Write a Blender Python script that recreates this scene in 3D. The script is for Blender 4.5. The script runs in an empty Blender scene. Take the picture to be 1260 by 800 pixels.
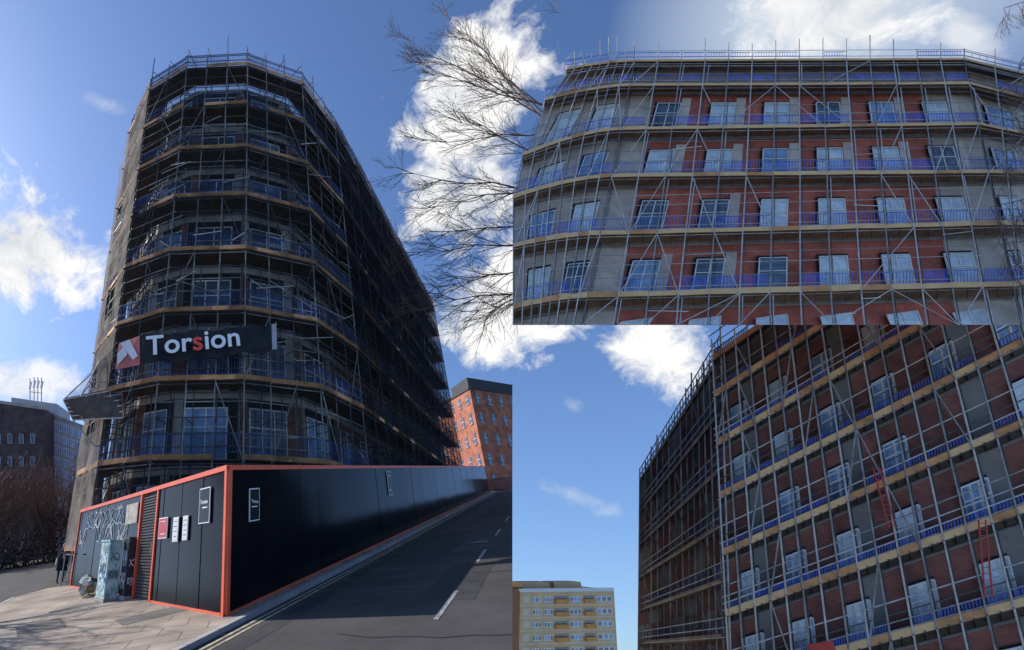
import bpy, bmesh, math, random
from mathutils import Vector as V, noise, Matrix
rnd = random.Random(7)
scene = bpy.context.scene
F = 580.0; TH = math.radians(25); CS, SN = math.cos(TH), math.sin(TH)
CAM = V((0, 0, 1.38))
SX, SY, SZ = -0.87, 0.5, math.tan(math.radians(33))

# ---------------------------------------------------------------- image pixel and ground helpers
def ray(px, py):
    a = (px - 315) / F; b = (400 - py) / F
    return V((a, CS - SN * b, SN + CS * b))
def S(px, py, D, k=0.0):
    """image pixel cast from the camera onto the upright plane Y = D + k X"""
    d = ray(px, py); t = D / (d.y - k * d.x)
    return CAM + d * t
def gz(x, y): return 0.138 * (x + .62) + 0.0642 * (y - 10.96)
def G(px, py):
    d = ray(px, py)
    t = (gz(0, 0) - CAM.z) / (d.z - 0.138 * d.x - 0.0642 * d.y)
    return CAM + d * t
def on(x, y, h=0): return V((x, y, gz(x, y) + h))

# ---------------------------------------------------------------- materials
MATS = {}
def mat(name, col, rough=.7, metal=0, var=.25, scale=3.0, bump=0.0, spec=.5, coat=0, alpha=1.0, transl=0, dirt=None):
    if name in MATS: return MATS[name]
    m = bpy.data.materials.new(name); m.use_nodes = True
    nt = m.node_tree; N = nt.nodes; L = nt.links
    bs = N['Principled BSDF']; out = N['Material Output']
    tc = N.new('ShaderNodeTexCoord')
    no = N.new('ShaderNodeTexNoise'); no.inputs['Scale'].default_value = scale; no.inputs['Detail'].default_value = 4
    no.inputs['Roughness'].default_value = .65
    L.new(tc.outputs['Object'], no.inputs['Vector'])
    rp = N.new('ShaderNodeValToRGB'); rp.color_ramp.elements[0].position = .3; rp.color_ramp.elements[1].position = .7
    c = V(col)
    lo = c * (1 - var); hi = c * (1 + var); hi = V([min(.95, x) for x in hi])
    if dirt: lo = V(dirt)
    rp.color_ramp.elements[0].color = (*lo, 1); rp.color_ramp.elements[1].color = (*hi, 1)
    L.new(no.outputs['Fac'], rp.inputs['Fac']); L.new(rp.outputs['Color'], bs.inputs['Base Color'])
    bs.inputs['Roughness'].default_value = rough; bs.inputs['Metallic'].default_value = metal
    bs.inputs['Specular IOR Level'].default_value = spec
    bs.inputs['Coat Weight'].default_value = coat
    if bump:
        n2 = N.new('ShaderNodeTexNoise'); n2.inputs['Scale'].default_value = scale * 12; n2.inputs['Detail'].default_value = 5
        L.new(tc.outputs['Object'], n2.inputs['Vector'])
        bp = N.new('ShaderNodeBump'); bp.inputs['Strength'].default_value = bump; bp.inputs['Distance'].default_value = .02
        L.new(n2.outputs['Fac'], bp.inputs['Height']); L.new(bp.outputs['Normal'], bs.inputs['Normal'])
    if alpha < 1:
        df = N.new('ShaderNodeBsdfDiffuse'); L.new(rp.outputs['Color'], df.inputs['Color'])
        tr = N.new('ShaderNodeBsdfTransparent'); mx = N.new('ShaderNodeMixShader')
        src = df.outputs[0]
        if transl:
            tl = N.new('ShaderNodeBsdfTranslucent'); L.new(rp.outputs['Color'], tl.inputs['Color'])
            m2 = N.new('ShaderNodeMixShader'); m2.inputs[0].default_value = transl
            L.new(df.outputs[0], m2.inputs[1]); L.new(tl.outputs[0], m2.inputs[2]); src = m2.outputs[0]
        mr = N.new('ShaderNodeMapRange'); mr.inputs['From Min'].default_value = .3; mr.inputs['From Max'].default_value = .7
        mr.inputs['To Min'].default_value = max(0, alpha - .2); mr.inputs['To Max'].default_value = min(1, alpha + .2)
        L.new(no.outputs['Fac'], mr.inputs['Value']); L.new(mr.outputs[0], mx.inputs[0])
        L.new(tr.outputs[0], mx.inputs[1]); L.new(src, mx.inputs[2]); L.new(mx.outputs[0], out.inputs['Surface'])
    MATS[name] = m; return m
def brick(name, c1, c2, mortar, scale=1.0, xy=False, bw=.24, rh=.08, ms=.012, rough=.85):
    m = bpy.data.materials.new(name); m.use_nodes = True
    nt = m.node_tree; N = nt.nodes; L = nt.links; bs = N['Principled BSDF']
    tc = N.new('ShaderNodeTexCoord'); sp = N.new('ShaderNodeSeparateXYZ'); cb = N.new('ShaderNodeCombineXYZ')
    L.new(tc.outputs['Object'], sp.inputs[0])
    if xy:
        L.new(sp.outputs[0], cb.inputs[0]); L.new(sp.outputs[1], cb.inputs[1])
    else:
        ad = N.new('ShaderNodeMath'); ad.operation = 'ADD'
        L.new(sp.outputs[0], ad.inputs[0]); L.new(sp.outputs[1], ad.inputs[1])
        L.new(ad.outputs[0], cb.inputs[0]); L.new(sp.outputs[2], cb.inputs[1])
    bt = N.new('ShaderNodeTexBrick'); bt.inputs['Scale'].default_value = scale
    bt.inputs['Brick Width'].default_value = bw; bt.inputs['Row Height'].default_value = rh; bt.inputs['Mortar Size'].default_value = ms
    bt.inputs['Color1'].default_value = (*c1, 1); bt.inputs['Color2'].default_value = (*c2, 1); bt.inputs['Mortar'].default_value = (*mortar, 1)
    L.new(cb.outputs[0], bt.inputs['Vector'])
    no = N.new('ShaderNodeTexNoise'); no.inputs['Scale'].default_value = .9; no.inputs['Detail'].default_value = 6
    L.new(tc.outputs['Object'], no.inputs['Vector'])
    mr = N.new('ShaderNodeMapRange'); mr.inputs['From Min'].default_value = .3; mr.inputs['From Max'].default_value = .7
    mr.inputs['To Min'].default_value = .55; mr.inputs['To Max'].default_value = 1.25
    L.new(no.outputs['Fac'], mr.inputs['Value'])
    vm = N.new('ShaderNodeVectorMath'); vm.operation = 'SCALE'
    L.new(bt.outputs['Color'], vm.inputs[0]); L.new(mr.outputs[0], vm.inputs['Scale']); L.new(vm.outputs[0], bs.inputs['Base Color'])
    bs.inputs['Roughness'].default_value = rough
    return m

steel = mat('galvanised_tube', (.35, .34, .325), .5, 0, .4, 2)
steel_d = mat('dark_tube', (.10, .10, .10), .6, 0, .4, 2)  # darker tube tone, mainly for inner rows and transoms
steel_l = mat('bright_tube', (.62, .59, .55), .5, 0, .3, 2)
board = mat('toe_board_timber', (.66, .32, .13), .8, 0, .35, 1.5)
board_l = mat('pale_toe_board', (.95, .55, .26), .8, 0, .15, 1.5)  # toe boards lightened and warmed in colour to stand in for brighter light
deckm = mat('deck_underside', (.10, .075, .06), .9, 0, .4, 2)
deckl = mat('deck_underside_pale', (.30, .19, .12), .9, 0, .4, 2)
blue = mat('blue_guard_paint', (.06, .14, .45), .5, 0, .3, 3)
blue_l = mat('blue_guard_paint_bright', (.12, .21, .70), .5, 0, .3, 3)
bluemesh_l = mat('blue_guard_mesh_bright', (.16, .21, .70), .6, 0, .3, 4, alpha=.35)
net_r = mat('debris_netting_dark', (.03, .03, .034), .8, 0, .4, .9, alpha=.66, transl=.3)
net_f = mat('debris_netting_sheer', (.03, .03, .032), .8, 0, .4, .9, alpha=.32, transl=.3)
net_l = mat('debris_netting_sunlit', (.42, .36, .30), .8, 0, .35, .9, alpha=.62, transl=.35)  # sunlit glow of the netting painted as a paler, warmer base colour
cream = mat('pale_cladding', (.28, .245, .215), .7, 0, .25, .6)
cream_b = mat('pale_render_panels', (.54, .44, .37), .7, 0, .28, 1.2)  # albedo lifted in place of a brighter exposure
cream2 = mat('concrete_band', (.44, .39, .35), .8, 0, .25, .8)
cream2b = mat('concrete_band_pale', (.66, .56, .48), .8, 0, .25, .8)
white = mat('white_frame', (.88, .88, .86), .4, 0, .05, 3)
glass = mat('window_glass', (.06, .09, .13), .06, 0, .6, .9, spec=1.0)
glassb = mat('window_glass_sky_tint', (.20, .32, .50), .12, 0, .5, 1.2, spec=1.0)  # blue sky reflection put into the base colour
glassw = mat('window_glass_sky_bright', (.62, .70, .80), .1, 0, .35, 1.2, spec=1.0)  # pale reflected sky painted into the glass colour
dark = mat('dark_void', (.02, .02, .022), .9, 0, .3, 1)
red_brick = brick('red_brick', (.30, .085, .055), (.22, .06, .045), (.24, .17, .14))
brick2 = brick('red_brick_facade', (.62, .125, .07), (.44, .08, .05), (.40, .2, .15), 1.0, bw=.14, rh=.05, ms=.005)  # brick colour brightened to make up for light on the sunless second facade
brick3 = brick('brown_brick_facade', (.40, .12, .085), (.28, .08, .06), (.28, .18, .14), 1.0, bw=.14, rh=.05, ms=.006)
orange_brick = brick('orange_brick', (.56, .155, .075), (.47, .12, .06), (.38, .2, .13))
brown_brick = brick('dark_brown_brick', (.12, .08, .07), (.09, .06, .055), (.12, .1, .09))

# ---------------------------------------------------------------- mesh builder
class B:
    def __init__(s, name): s.n = name; s.v = []; s.f = []; s.mi = []; s.ms = []
    def m(s, mt):
        if mt not in s.ms: s.ms.append(mt)
        return s.ms.index(mt)
    def face(s, pts, mt):
        o = len(s.v); s.v += [tuple(p) for p in pts]; s.f.append(tuple(range(o, o + len(pts)))); s.mi.append(s.m(mt))
    def bar(s, p, q, r, mt, n=5, r2=None):
        p = V(p); q = V(q); d = q - p
        if d.length < 1e-5: return
        r2 = r if r2 is None else r2
        d.normalize(); a = d.cross(V((0, 0, 1)) if abs(d.z) < .9 else V((0, 1, 0))).normalized(); b = d.cross(a)
        o = len(s.v); k = s.m(mt)
        for i in range(n):
            t = 2 * math.pi * (i + .5) / n; e = a * math.cos(t) + b * math.sin(t)
            s.v.append(tuple(p + e * r)); s.v.append(tuple(q + e * r2))
        for i in range(n):
            j = (i + 1) % n; s.f.append((o + 2 * i, o + 2 * j, o + 2 * j + 1, o + 2 * i + 1)); s.mi.append(k)
        s.f.append(tuple(o + 2 * i for i in range(n))[::-1]); s.mi.append(k)
        s.f.append(tuple(o + 2 * i + 1 for i in range(n))); s.mi.append(k)
    def hexa(s, p, q, up, out, mt, q2=None):
        p = V(p); q = V(q); up = V(up); out = V(out)
        c = [p, q, q + up, p + up]; c += [x + out for x in c]
        s.hex8(c, mt)
    def hex8(s, c, mt):
        o = len(s.v); s.v += [tuple(x) for x in c]; k = s.m(mt)
        for f in [(0, 1, 2, 3), (7, 6, 5, 4), (0, 4, 5, 1), (1, 5, 6, 2), (2, 6, 7, 3), (3, 7, 4, 0)]:
            s.f.append(tuple(o + i for i in f)); s.mi.append(k)
    def loft(s, rings, mt, n=14):
        o = len(s.v); k = s.m(mt)
        for (c, rx, ry, ax, ay) in rings:
            for i in range(n):
                t = 2 * math.pi * i / n; s.v.append(tuple(V(c) + V(ax) * rx * math.cos(t) + V(ay) * ry * math.sin(t)))
        for r in range(len(rings) - 1):
            for i in range(n):
                j = (i + 1) % n; s.f.append((o + r * n + i, o + r * n + j, o + r * n + n + j, o + r * n + n + i)); s.mi.append(k)
        s.f.append(tuple(o + i for i in range(n))[::-1]); s.mi.append(k)
        s.f.append(tuple(o + (len(rings) - 1) * n + i for i in range(n))); s.mi.append(k)
    def done(s, parent=None, smooth=False):
        me = bpy.data.meshes.new(s.n); me.from_pydata(s.v, [], s.f); me.update()
        for mm in s.ms: me.materials.append(mm)
        me.polygons.foreach_set('material_index', s.mi)
        if smooth: me.polygons.foreach_set('use_smooth', [True] * len(s.f))
        ob = bpy.data.objects.new(s.n, me); scene.collection.objects.link(ob)
        bm = bmesh.new(); bm.from_mesh(me); bmesh.ops.recalc_face_normals(bm, faces=bm.faces); bm.to_mesh(me); bm.free()
        if parent: ob.parent = parent
        return ob
def empty(name):
    e = bpy.data.objects.new(name, None); scene.collection.objects.link(e); return e
def site_cut(ob):
    """end the street set at the edge of its stage"""
    n = V((1, 0, 0)) - V((0, CS, SN)) * ((630.5 - 315) / F)
    bm = bmesh.new(); bm.from_mesh(ob.data)
    bmesh.ops.bisect_plane(bm, geom=bm.verts[:] + bm.edges[:] + bm.faces[:], plane_co=CAM, plane_no=n, clear_outer=True)
    bm.to_mesh(ob.data); bm.free()
def text(s, body, p, xdir, up, size, mt, parent, name='lettering', ext=.01):
    cu = bpy.data.curves.new(name, 'FONT'); cu.body = body; cu.size = size; cu.extrude = ext; cu.offset = size * .014
    ob = bpy.data.objects.new(name, cu); scene.collection.objects.link(ob)
    x = V(xdir).normalized(); z = x.cross(V(up)).normalized(); y = z.cross(x)
    M = Matrix((x, y, z)).transposed().to_4x4(); M.translation = V(p); ob.matrix_world = M
    cu.materials.append(mt)
    if parent: ob.parent = parent
    return ob
def win(M, p00, p10, p11, p01, out, fr=.05, gm=None, mull=1, trans=True):
    p00, p10, p11, p01 = map(V, (p00, p10, p11, p01)); o = V(out)
    M.face([p00 + o * .3, p10 + o * .3, p11 + o * .3, p01 + o * .3], gm or glass)
    def fb(a, b):
        M.bar(a + o * .5, b + o * .5, fr, white, 4)
    fb(p00, p10); fb(p10, p11); fb(p11, p01); fb(p01, p00)
    for i in range(mull):
        t = (i + 1) / (mull + 1); fb(p00.lerp(p10, t), p01.lerp(p11, t))
    if trans: fb(p00.lerp(p01, .62), p10.lerp(p11, .62))

# ================================================================ MAIN BUILDING
bld = empty('scaffolded_apartment_building')
outer = [V(p) for p in [(-11.9, 33.5), (-8.8, 24.2), (-6.7, 20.8), (-4.2, 19.3), (-.5, 19.1), (2.9, 20.4), (5.5, 23.9), (22, 52)]]
def inset(poly, d):
    res = []
    for i, p in enumerate(poly):
        ns = []
        if i > 0: e = (poly[i] - poly[i - 1]).normalized(); ns.append(V((-e.y, e.x)))
        if i < len(poly) - 1: e = (poly[i + 1] - poly[i]).normalized(); ns.append(V((-e.y, e.x)))
        n = sum(ns, V((0, 0))).normalized(); res.append(p + n * (d / max(.5, n.dot(ns[0]))))
    return res
inner = inset(outer, 1.25); wallp = inset(outer, 1.65)
decks = [1.1 + 3.3 * i for i in range(9)]
def P3(p, z): return V((p[0], p[1], z))
W = B('walls'); WN = B('windows')
for i in range(7):
    a, b = wallp[i], wallp[i + 1]; e = (b - a); ln = e.length; e = e / ln; nout = V((e.y, -e.x, 0))
    side = i in (0, 6)
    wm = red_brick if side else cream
    W.face([P3(a, -1.5), P3(b, -1.5), P3(b, 27.3), P3(a, 27.3)], wm)
    nb = max(1, round(ln / 3.3)); bw = ln / nb
    for z in decks:
        W.hexa(P3(a, z - .3), P3(b, z - .3), (0, 0, .32), nout * .06, cream2)
        if z > 26: continue
        for j in range(nb):
            c = a + e * (bw * (j + .5)); hw = min(.95, bw * .32)
            l = c - e * hw; r = c + e * hw
            WN.face([P3(l, z + .25) + nout * .03, P3(r, z + .25) + nout * .03, P3(r, z + 2.6) + nout * .03, P3(l, z + 2.6) + nout * .03], dark)
            win(WN, P3(l, z + .3), P3(r, z + .3), P3(r, z + 2.55), P3(l, z + 2.55), nout * .12, .035, glassb if rnd.random() < .35 else glass, 1 if rnd.random() < .6 else 2)
            if not side:
                for (xo, ww) in ((.05, .35), (bw - .45, .4)):
                    q = a + e * (bw * j + xo)
                    W.hexa(P3(q, z + .05), P3(q + e * ww, z + .05), (0, 0, 2.9), nout * .05, rnd.choice([red_brick, cream2, dark]))
                W.hexa(P3(l - e * .1, z + 2.62), P3(r + e * .1, z + 2.62), (0, 0, .35), nout * .04, dark)
roofp = wallp + [V((14, 57)), V((-6, 50))]
W.face([P3(p, 27.3) for p in roofp], cream2)
for i in (7, 8, 9):
    a, b = roofp[i], roofp[(i + 1) % 10]
    W.face([P3(a, -1.5), P3(b, -1.5), P3(b, 27.3), P3(a, 27.3)], red_brick)
W.done(bld); WN.done(bld)

SC = B('scaffold'); BG = B('guard_panels'); NT = B('netting')
for i in range(7):
    a, b = outer[i], outer[i + 1]; ai, bi = inner[i], inner[i + 1]
    ln = (b - a).length; nb = max(2, round(ln / (1.35 if i not in (0, 6) else 2.0))); e = (b - a) / ln; nout = V((e.y, -e.x, 0))
    po = [a.lerp(b, j / nb) for j in range(nb + 1)]; pi_ = [ai.lerp(bi, j / nb) for j in range(nb + 1)]
    for j in range(nb + 1):
        if j == nb and i < 6: continue
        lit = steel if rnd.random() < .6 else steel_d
        if i < 2: lit = steel_l  # brighter tube colour stands in for sun on the left faces
        top = 28.7 + (rnd.uniform(.8, 2.0) if rnd.random() < .3 else rnd.uniform(0, .3))
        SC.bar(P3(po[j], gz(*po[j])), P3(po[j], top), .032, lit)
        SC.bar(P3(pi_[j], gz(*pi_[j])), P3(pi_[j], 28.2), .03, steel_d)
    for k, z in enumerate(decks):
        for dz in (-.12, .55, 1.1, 1.75, 2.4):
            if k == 8 and dz > 1.2: continue
            ov = e * .15
            SC.bar(P3(a - ov, z + dz), P3(b + ov, z + dz), .027, steel if rnd.random() < .4 else steel_d)
        SC.bar(P3(ai, z - .12), P3(bi, z - .12), .027, steel_d)
        for j in range(nb + 1):
            q = po[j] + V(nout.xy) * .2
            SC.bar(P3(q, z - .06), P3(pi_[j], z - .06), .026, steel_d)
            SC.bar(P3(po[j], z + 1.75), P3(pi_[j], z + 1.75), .024, steel_d)
        for j in range(nb):
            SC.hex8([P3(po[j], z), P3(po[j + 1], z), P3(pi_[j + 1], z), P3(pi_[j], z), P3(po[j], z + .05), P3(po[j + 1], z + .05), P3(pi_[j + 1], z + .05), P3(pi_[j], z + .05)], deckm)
            if rnd.random() < .93:
                SC.hexa(P3(po[j], z + .05 - rnd.uniform(0, .04)) + nout * .04, P3(po[j + 1], z + .05) + nout * .04, (0, 0, .21), nout * .035, board)
            if rnd.random() < .9:
                p = P3(po[j], z + .33) - nout * .05; q = P3(po[j + 1], z + .33) - nout * .05
                p = p.lerp(q, .03); q = p.lerp(q, .97)
                h = V((0, 0, .72))
                BG.bar(p, q, .02, blue, 4); BG.bar(p + h, q + h, .026, blue, 4)
                nv = 9 if i not in (0, 6) else 7
                for t in range(nv + 1): BG.bar(p.lerp(q, t / nv), p.lerp(q, t / nv) + h, .014, blue, 4)
        if k < 8:
            for j in range(nb):
                if (j + k + i) % 3 == 0:
                    s0, s1 = (po[j], po[j + 1]) if rnd.random() < .5 else (po[j + 1], po[j])
                    SC.bar(P3(s0, z) + nout * .05, P3(s1, z + 3.3) + nout * .05, .025, steel if rnd.random() < .5 else steel_d)
                if rnd.random() < .14:
                    SC.bar(P3(po[j], z + rnd.uniform(.4, 2)) + nout * .06, P3(po[min(nb, j + 2)], z + rnd.uniform(.4, 2.2)) + nout * .06, .024, steel)
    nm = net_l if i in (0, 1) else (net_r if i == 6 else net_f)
    nu = max(3, int(ln / 1.1)); z0 = 1.2 if i != 0 else .8; z1 = 28.4
    nv = 22
    grid = []
    for u in range(nu + 1):
        col = []
        for v in range(nv + 1):
            p = P3(a.lerp(b, u / nu), z0 + (z1 - z0) * v / nv)
            w = .09 + .09 * noise.noise(p * .9 + V((i * 9, 0, 0))) + (.05 if v % 3 == 1 else 0)
            if i == 0: w += .35 * v / nv * (1 - abs(2 * u / nu - 1))
            if u in (0, nu): w = .09
            col.append(p + nout * w)
        grid.append(col)
    for u in range(nu):
        for v in range(nv):
            if i in (2, 3, 4, 5) and rnd.random() < .12: continue
            if i in (0, 1) and rnd.random() < .08: continue
            NT.face([grid[u][v], grid[u + 1][v], grid[u + 1][v + 1], grid[u][v + 1]], nm)
for t in range(30):
    i = rnd.choice([2, 3, 4, 5]); f = rnd.random(); p = outer[i].lerp(outer[i + 1], f); z = rnd.choice(decks[:8]) + rnd.uniform(.3, 2.6)
    e = (outer[i + 1] - outer[i]).normalized(); q = p + e * rnd.uniform(.6, 2.0)
    SC.bar(P3(p, z) + V((0, -.1, 0)), P3(q, z + rnd.uniform(-.6, .6)) + V((0, -.1, 0)), .024, steel if t % 3 else steel_l)
# cantilevered protection fan
D = 21.5
c = [S(78, 492, D), S(150, 478, D - 1), S(152, 514, D - 1.5), S(90, 517, D)]
SC.hex8([p for p in c] + [p + V((0, .1, .12)) for p in c], deckm)
for f in (0, .2, .4, .6, .8, 1):
    SC.bar(c[0].lerp(c[3], f), c[1].lerp(c[2], f), .03, steel_l); SC.bar(c[0].lerp(c[1], f), c[3].lerp(c[2], f), .03, board)
for q in [(122, 445), (137, 440), (108, 470)]:
    SC.bar(S(*q, D), S(150, 470, D - .5), .03, steel_l); SC.bar(S(*q, D), c[0].lerp(c[1], .3), .03, steel_l)
SC.bar(c[0], S(150, 425, D), .03, steel_l); SC.bar(c[3], S(150, 590, D), .03, steel)
NT.face([c[0], c[1], S(152, 425, D - .8), S(125, 442, D - .2)], net_f)
SC.done(bld); BG.done(bld); NT.done(bld)

# banner on the scaffold
bn = empty('advertising_banner')
bm_ = mat('banner_black_vinyl', (.022, .022, .026), .5, 0, .5, 1.2, spec=.2)
bm_g = mat('banner_grey_vinyl', (.42, .40, .42), .5, 0, .2, 1.2)
bm_w = mat('banner_white_vinyl', (.7, .68, .68), .5, 0, .15, 1.2)
bm_r = mat('banner_red', (.50, .10, .08), .5, 0, .3, 1.2)
lett = mat('lettering_white', (.95, .95, .95), .5, 0, .03, 1)
lettr = mat('lettering_red', (.9, .09, .06), .5, 0, .05, 1)
BN = B('banner_sheet'); DB = 18.55
tl, tr_, br, bl_ = S(172, 413, DB), S(340, 399, DB), S(341, 431, DB), S(172, 449, DB)
n = 28; rows = 6; g = []
for u in range(n + 1):
    col = []
    for v in range(rows + 1):
        p = bl_.lerp(br, u / n).lerp(tl.lerp(tr_, u / n), v / rows)
        p.y += .05 * math.sin(u * 1.1 + v * .7) + .04 * math.sin(u * 2.3 - v); p.z += .05 * math.sin(u * .7) + .03 * math.sin(u * 1.9); col.append(p)
    g.append(col)
for u in range(n):
    for v in range(rows):
        BN.face([g[u][v], g[u + 1][v], g[u + 1][v + 1], g[u][v + 1]], bm_ if u < n - 1 else bm_g)
l1, l2 = S(146, 423, 19.2), S(142, 455, 19.2)
BN.face([l2, bl_, tl, l1], bm_r)
o_ = V((-.02, -.04, 0))
def bq(u, v): return l2.lerp(bl_, u).lerp(l1.lerp(tl, u), v) + o_
BN.face([bq(.1, .98), bq(.55, .98), bq(.95, .3), bq(.75, .2)], bm_w)
BN.face([bq(.02, .6), bq(.3, .78), bq(.5, .45), bq(.1, .15)], bm_w)
for f in (0, .25, .5, .75, 1): BN.bar(tl.lerp(tr_, f), tl.lerp(tr_, f) + V((0, .5, .35)), .012, steel_l)
BN.done(bn)
xd = (br - bl_).normalized()
p0 = S(180, 437, DB - .25)
tx = text(None, 'Torsion', p0, xd, (0.12, 0, 1), 1.12, lett, bn)
cuv = tx.data; cuv.materials.append(lettr); cuv.body_format[3].material_index = 1; cuv.space_character = 1.02; cuv.offset = .02
bpy.context.view_layer.update()
wd = tx.dimensions.x; target = (S(296, 426, DB - .25) - p0).length; cuv.size *= target / wd

# ================================================================ GROUND
asphalt = mat('asphalt', (.066, .065, .065), .9, 0, .25, .6, bump=.35, spec=.25)
asphalt2 = mat('asphalt_patch', (.048, .049, .051), .9, 0, .3, 1.6, bump=.4, spec=.25)
pave = brick('pavement_flags', (.37, .30, .235), (.30, .245, .195), (.14, .125, .105), 1.0, xy=True, bw=.9, rh=.6, ms=.014)
kerbm = mat('kerb_stone', (.36, .34, .32), .8, 0, .25, 2)
yel = mat('worn_line_paint', (.52, .46, .28), .7, 0, .3, 6, dirt=(.16, .15, .13))
whp = mat('white_road_paint', (.40, .40, .39), .7, 0, .3, 6, dirt=(.10, .10, .10))
g = B('ground')
g.face([on(-300, -30), on(300, -30), on(300, 300), on(-300, 300)], asphalt)
go = g.done(); site_cut(go)
corner = V((-.62, 10.96)); farR = V((27.0, 57.5)); farL = V((-7.6, 22.0))
eR = (farR - corner).normalized(); nR = V((eR.y, -eR.x)); eL = (farL - corner).normalized()
k0 = corner + nR * .38
kA = k0 - eR * 9; kB = k0 + eR * 60
pv = B('pavement')
pts = [kA, kB, kB - nR * 1.2, corner - nR * .3 + eR * 1.2, farL + V((.5, .6)), farL + V((-1.2, .8)), V((-9.4, 21.2)), G(0, 748).xy, V((-16, 8)), V((-12, 1)), V((-5, 0))]
tri = [on(p.x, p.y, .085) for p in pts]
pv.face(tri, pave)
pv_o = pv.done(); site_cut(pv_o)
kb = B('kerb')
def strip(M, a, b, w0, w1, n3, h0, h1, mt, seg=None):
    L_ = (b - a).length; e = (b - a) / L_; s = 0
    while s < L_ - .01:
        s2 = min(L_, s + (seg or L_)); g_ = .01 if seg else 0
        p, q = a + e * (s + g_), a + e * (s2 - g_)
        c = [on(*(p + n3 * w0), h0), on(*(q + n3 * w0), h0), on(*(q + n3 * w1), h0), on(*(p + n3 * w1), h0)]
        c += [x + V((0, 0, h1 - h0)) for x in c]
        M.hex8(c, mt); s = s2
strip(kb, kA, kB, 0.003, .14, nR, -.05, .095, kerbm, .9)
kL0 = G(0, 748).xy; kL1 = V((-9.4, 21.2)); eK = (kL1 - kL0).normalized(); nK = V((-eK.y, eK.x))
strip(kb, kL0 - eK * 4, kL1, 0.003, .15, nK, -.05, .095, kerbm, .9)
kbo = kb.done(); site_cut(kbo)
mk = B('road_markings')
def flat(M, a, b, w0, w1, n3, h, mt):
    M.face([on(*(a + n3 * w0), h), on(*(b + n3 * w0), h), on(*(b + n3 * w1), h), on(*(a + n3 * w1), h)], mt)
flat(mk, kA, kB, .30, .37, nR, .007, yel); flat(mk, kA, kB, .47, .54, nR, .007, yel)
dash = G(533, 763).xy; dl = (G(566, 727).xy - dash).length
for k in range(-1, 8):
    a = dash + eR * (k * dl * 2.6); flat(mk, a, a + eR * dl, 0, .08, nR, .007, whp)
mo = mk.done(); site_cut(mo)
pa = B('road')
for (u, v, w, l) in [(6, 1.2, 1.6, 7), (1, 3.2, 1.0, 4), (18, 2.2, 1.8, 9), (-2, .7, .45, 40)]:
    a = k0 + eR * u + nR * v; h = .003
    pa.face([on(*a, h), on(*(a + eR * l), h), on(*(a + eR * l + nR * w), h), on(*(a + nR * w), h)], asphalt2)
tar = mat('tar_seal', (.026, .026, .028), .7, 0, .3, 4)
for k in range(9):
    p = k0 + eR * rnd.uniform(-2, 22) + nR * rnd.uniform(.8, 5); d_ = rnd.choice([eR, nR, (eR + nR).normalized()])
    for t in range(10):
        q = p + d_ * .35 + V((rnd.uniform(-.12, .12), rnd.uniform(-.12, .12))); w_ = V((-(q - p).y, (q - p).x)).normalized() * .018
        pa.face([on(*(p - w_), .0055), on(*(q - w_), .0055), on(*(q + w_), .0055), on(*(p + w_), .0055)], tar); p = q
po_ = pa.done(); site_cut(po_)
pc = B('pavement_patches'); patch = mat('pavement_asphalt_patch', (.13, .12, .105), .9, 0, .3, 1.2, bump=.3)
for (px, py, l, w) in [(150, 776, 1.6, .9), (60, 760, 2.4, .5), (20, 790, 1.0, 1.6)]:
    o = G(px, py).xy; e1 = V((.9, .43)); e2 = V((-.43, .9))
    pc.face([on(*o, .09), on(*(o + e1 * l), .09), on(*(o + e1 * l + e2 * w), .09), on(*(o + e2 * w), .09)], patch)
pc.done()
mh = B('manhole_cover')
cc = k0 + eR * 9 + nR * 3.4
mh.loft([(on(*cc, .003), .3, .3, (1, 0, .138), (0, 1, .064)), (on(*cc, .012), .3, .3, (1, 0, .138), (0, 1, .064))], steel_d, 20); mh.done()

# ================================================================ HOARDING
gloss = mat('black_gloss_hoarding', (.009, .009, .011), .16, 0, .5, .5, spec=.08)
orange = mat('orange_paint', (.88, .13, .045), .45, 0, .12, 2)
hd = B('hoarding_panels'); hf = B('hoarding_frame')
hoard = empty('site_hoarding')
def hoarding(a, b, nrm, gap=None):
    L_ = (b - a).length; e = (b - a) / L_; s = 0; n3 = V((nrm.x, nrm.y, 0))
    while s < L_ - .01:
        s2 = min(L_, s + 1.22)
        if gap and s2 > gap[0] and s < gap[1]:
            if s < gap[0]: s2 = gap[0]
            else: s = gap[1]; continue
        p, q = a + e * (s + .004), a + e * (s2 - .004)
        j = rnd.uniform(-.008, .008); j2 = rnd.uniform(-.008, .008)
        c = [on(*p, .12), on(*q, .12), on(*q, 2.93), on(*p, 2.93)]
        hd.hex8([x - n3 * .08 for x in c] + [c[0] + n3 * j, c[1] + n3 * j2, c[2] + n3 * j2, c[3] + n3 * j], gloss)
        s = s2
    def rail(h0, h1, w, s0=0, s1=L_):
        p, q = a + e * s0, a + e * s1
        c = [on(*p, h0), on(*q, h0), on(*q, h1), on(*p, h1)]
        hf.hex8([x - n3 * .1 for x in c] + [x + n3 * w for x in c], orange)
    rail(2.90, 3.01, .05)
    if gap: rail(.0, .13, .03, 0, gap[0]); rail(.0, .13, .03, gap[1], L_)
    else: rail(0.0, .13, .03)
    def post(s, w=.09, p_=.045):
        c = []
        for ss in (s, s + w):
            c.append(on(*(a + e * ss), .0))
        c = [c[0], c[1], c[1] + V((0, 0, 2.98)), c[0] + V((0, 0, 2.98))]
        hf.hex8([x - n3 * .11 for x in c] + [x + n3 * p_ for x in c], orange)
    post(0); post(L_ - .1)
    return post, e
nL = V((-eL.y, eL.x))
if nL.dot(V((-1, -1))) < 0: nL = -nL
pR, _ = hoarding(corner, farR, nR)
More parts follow.
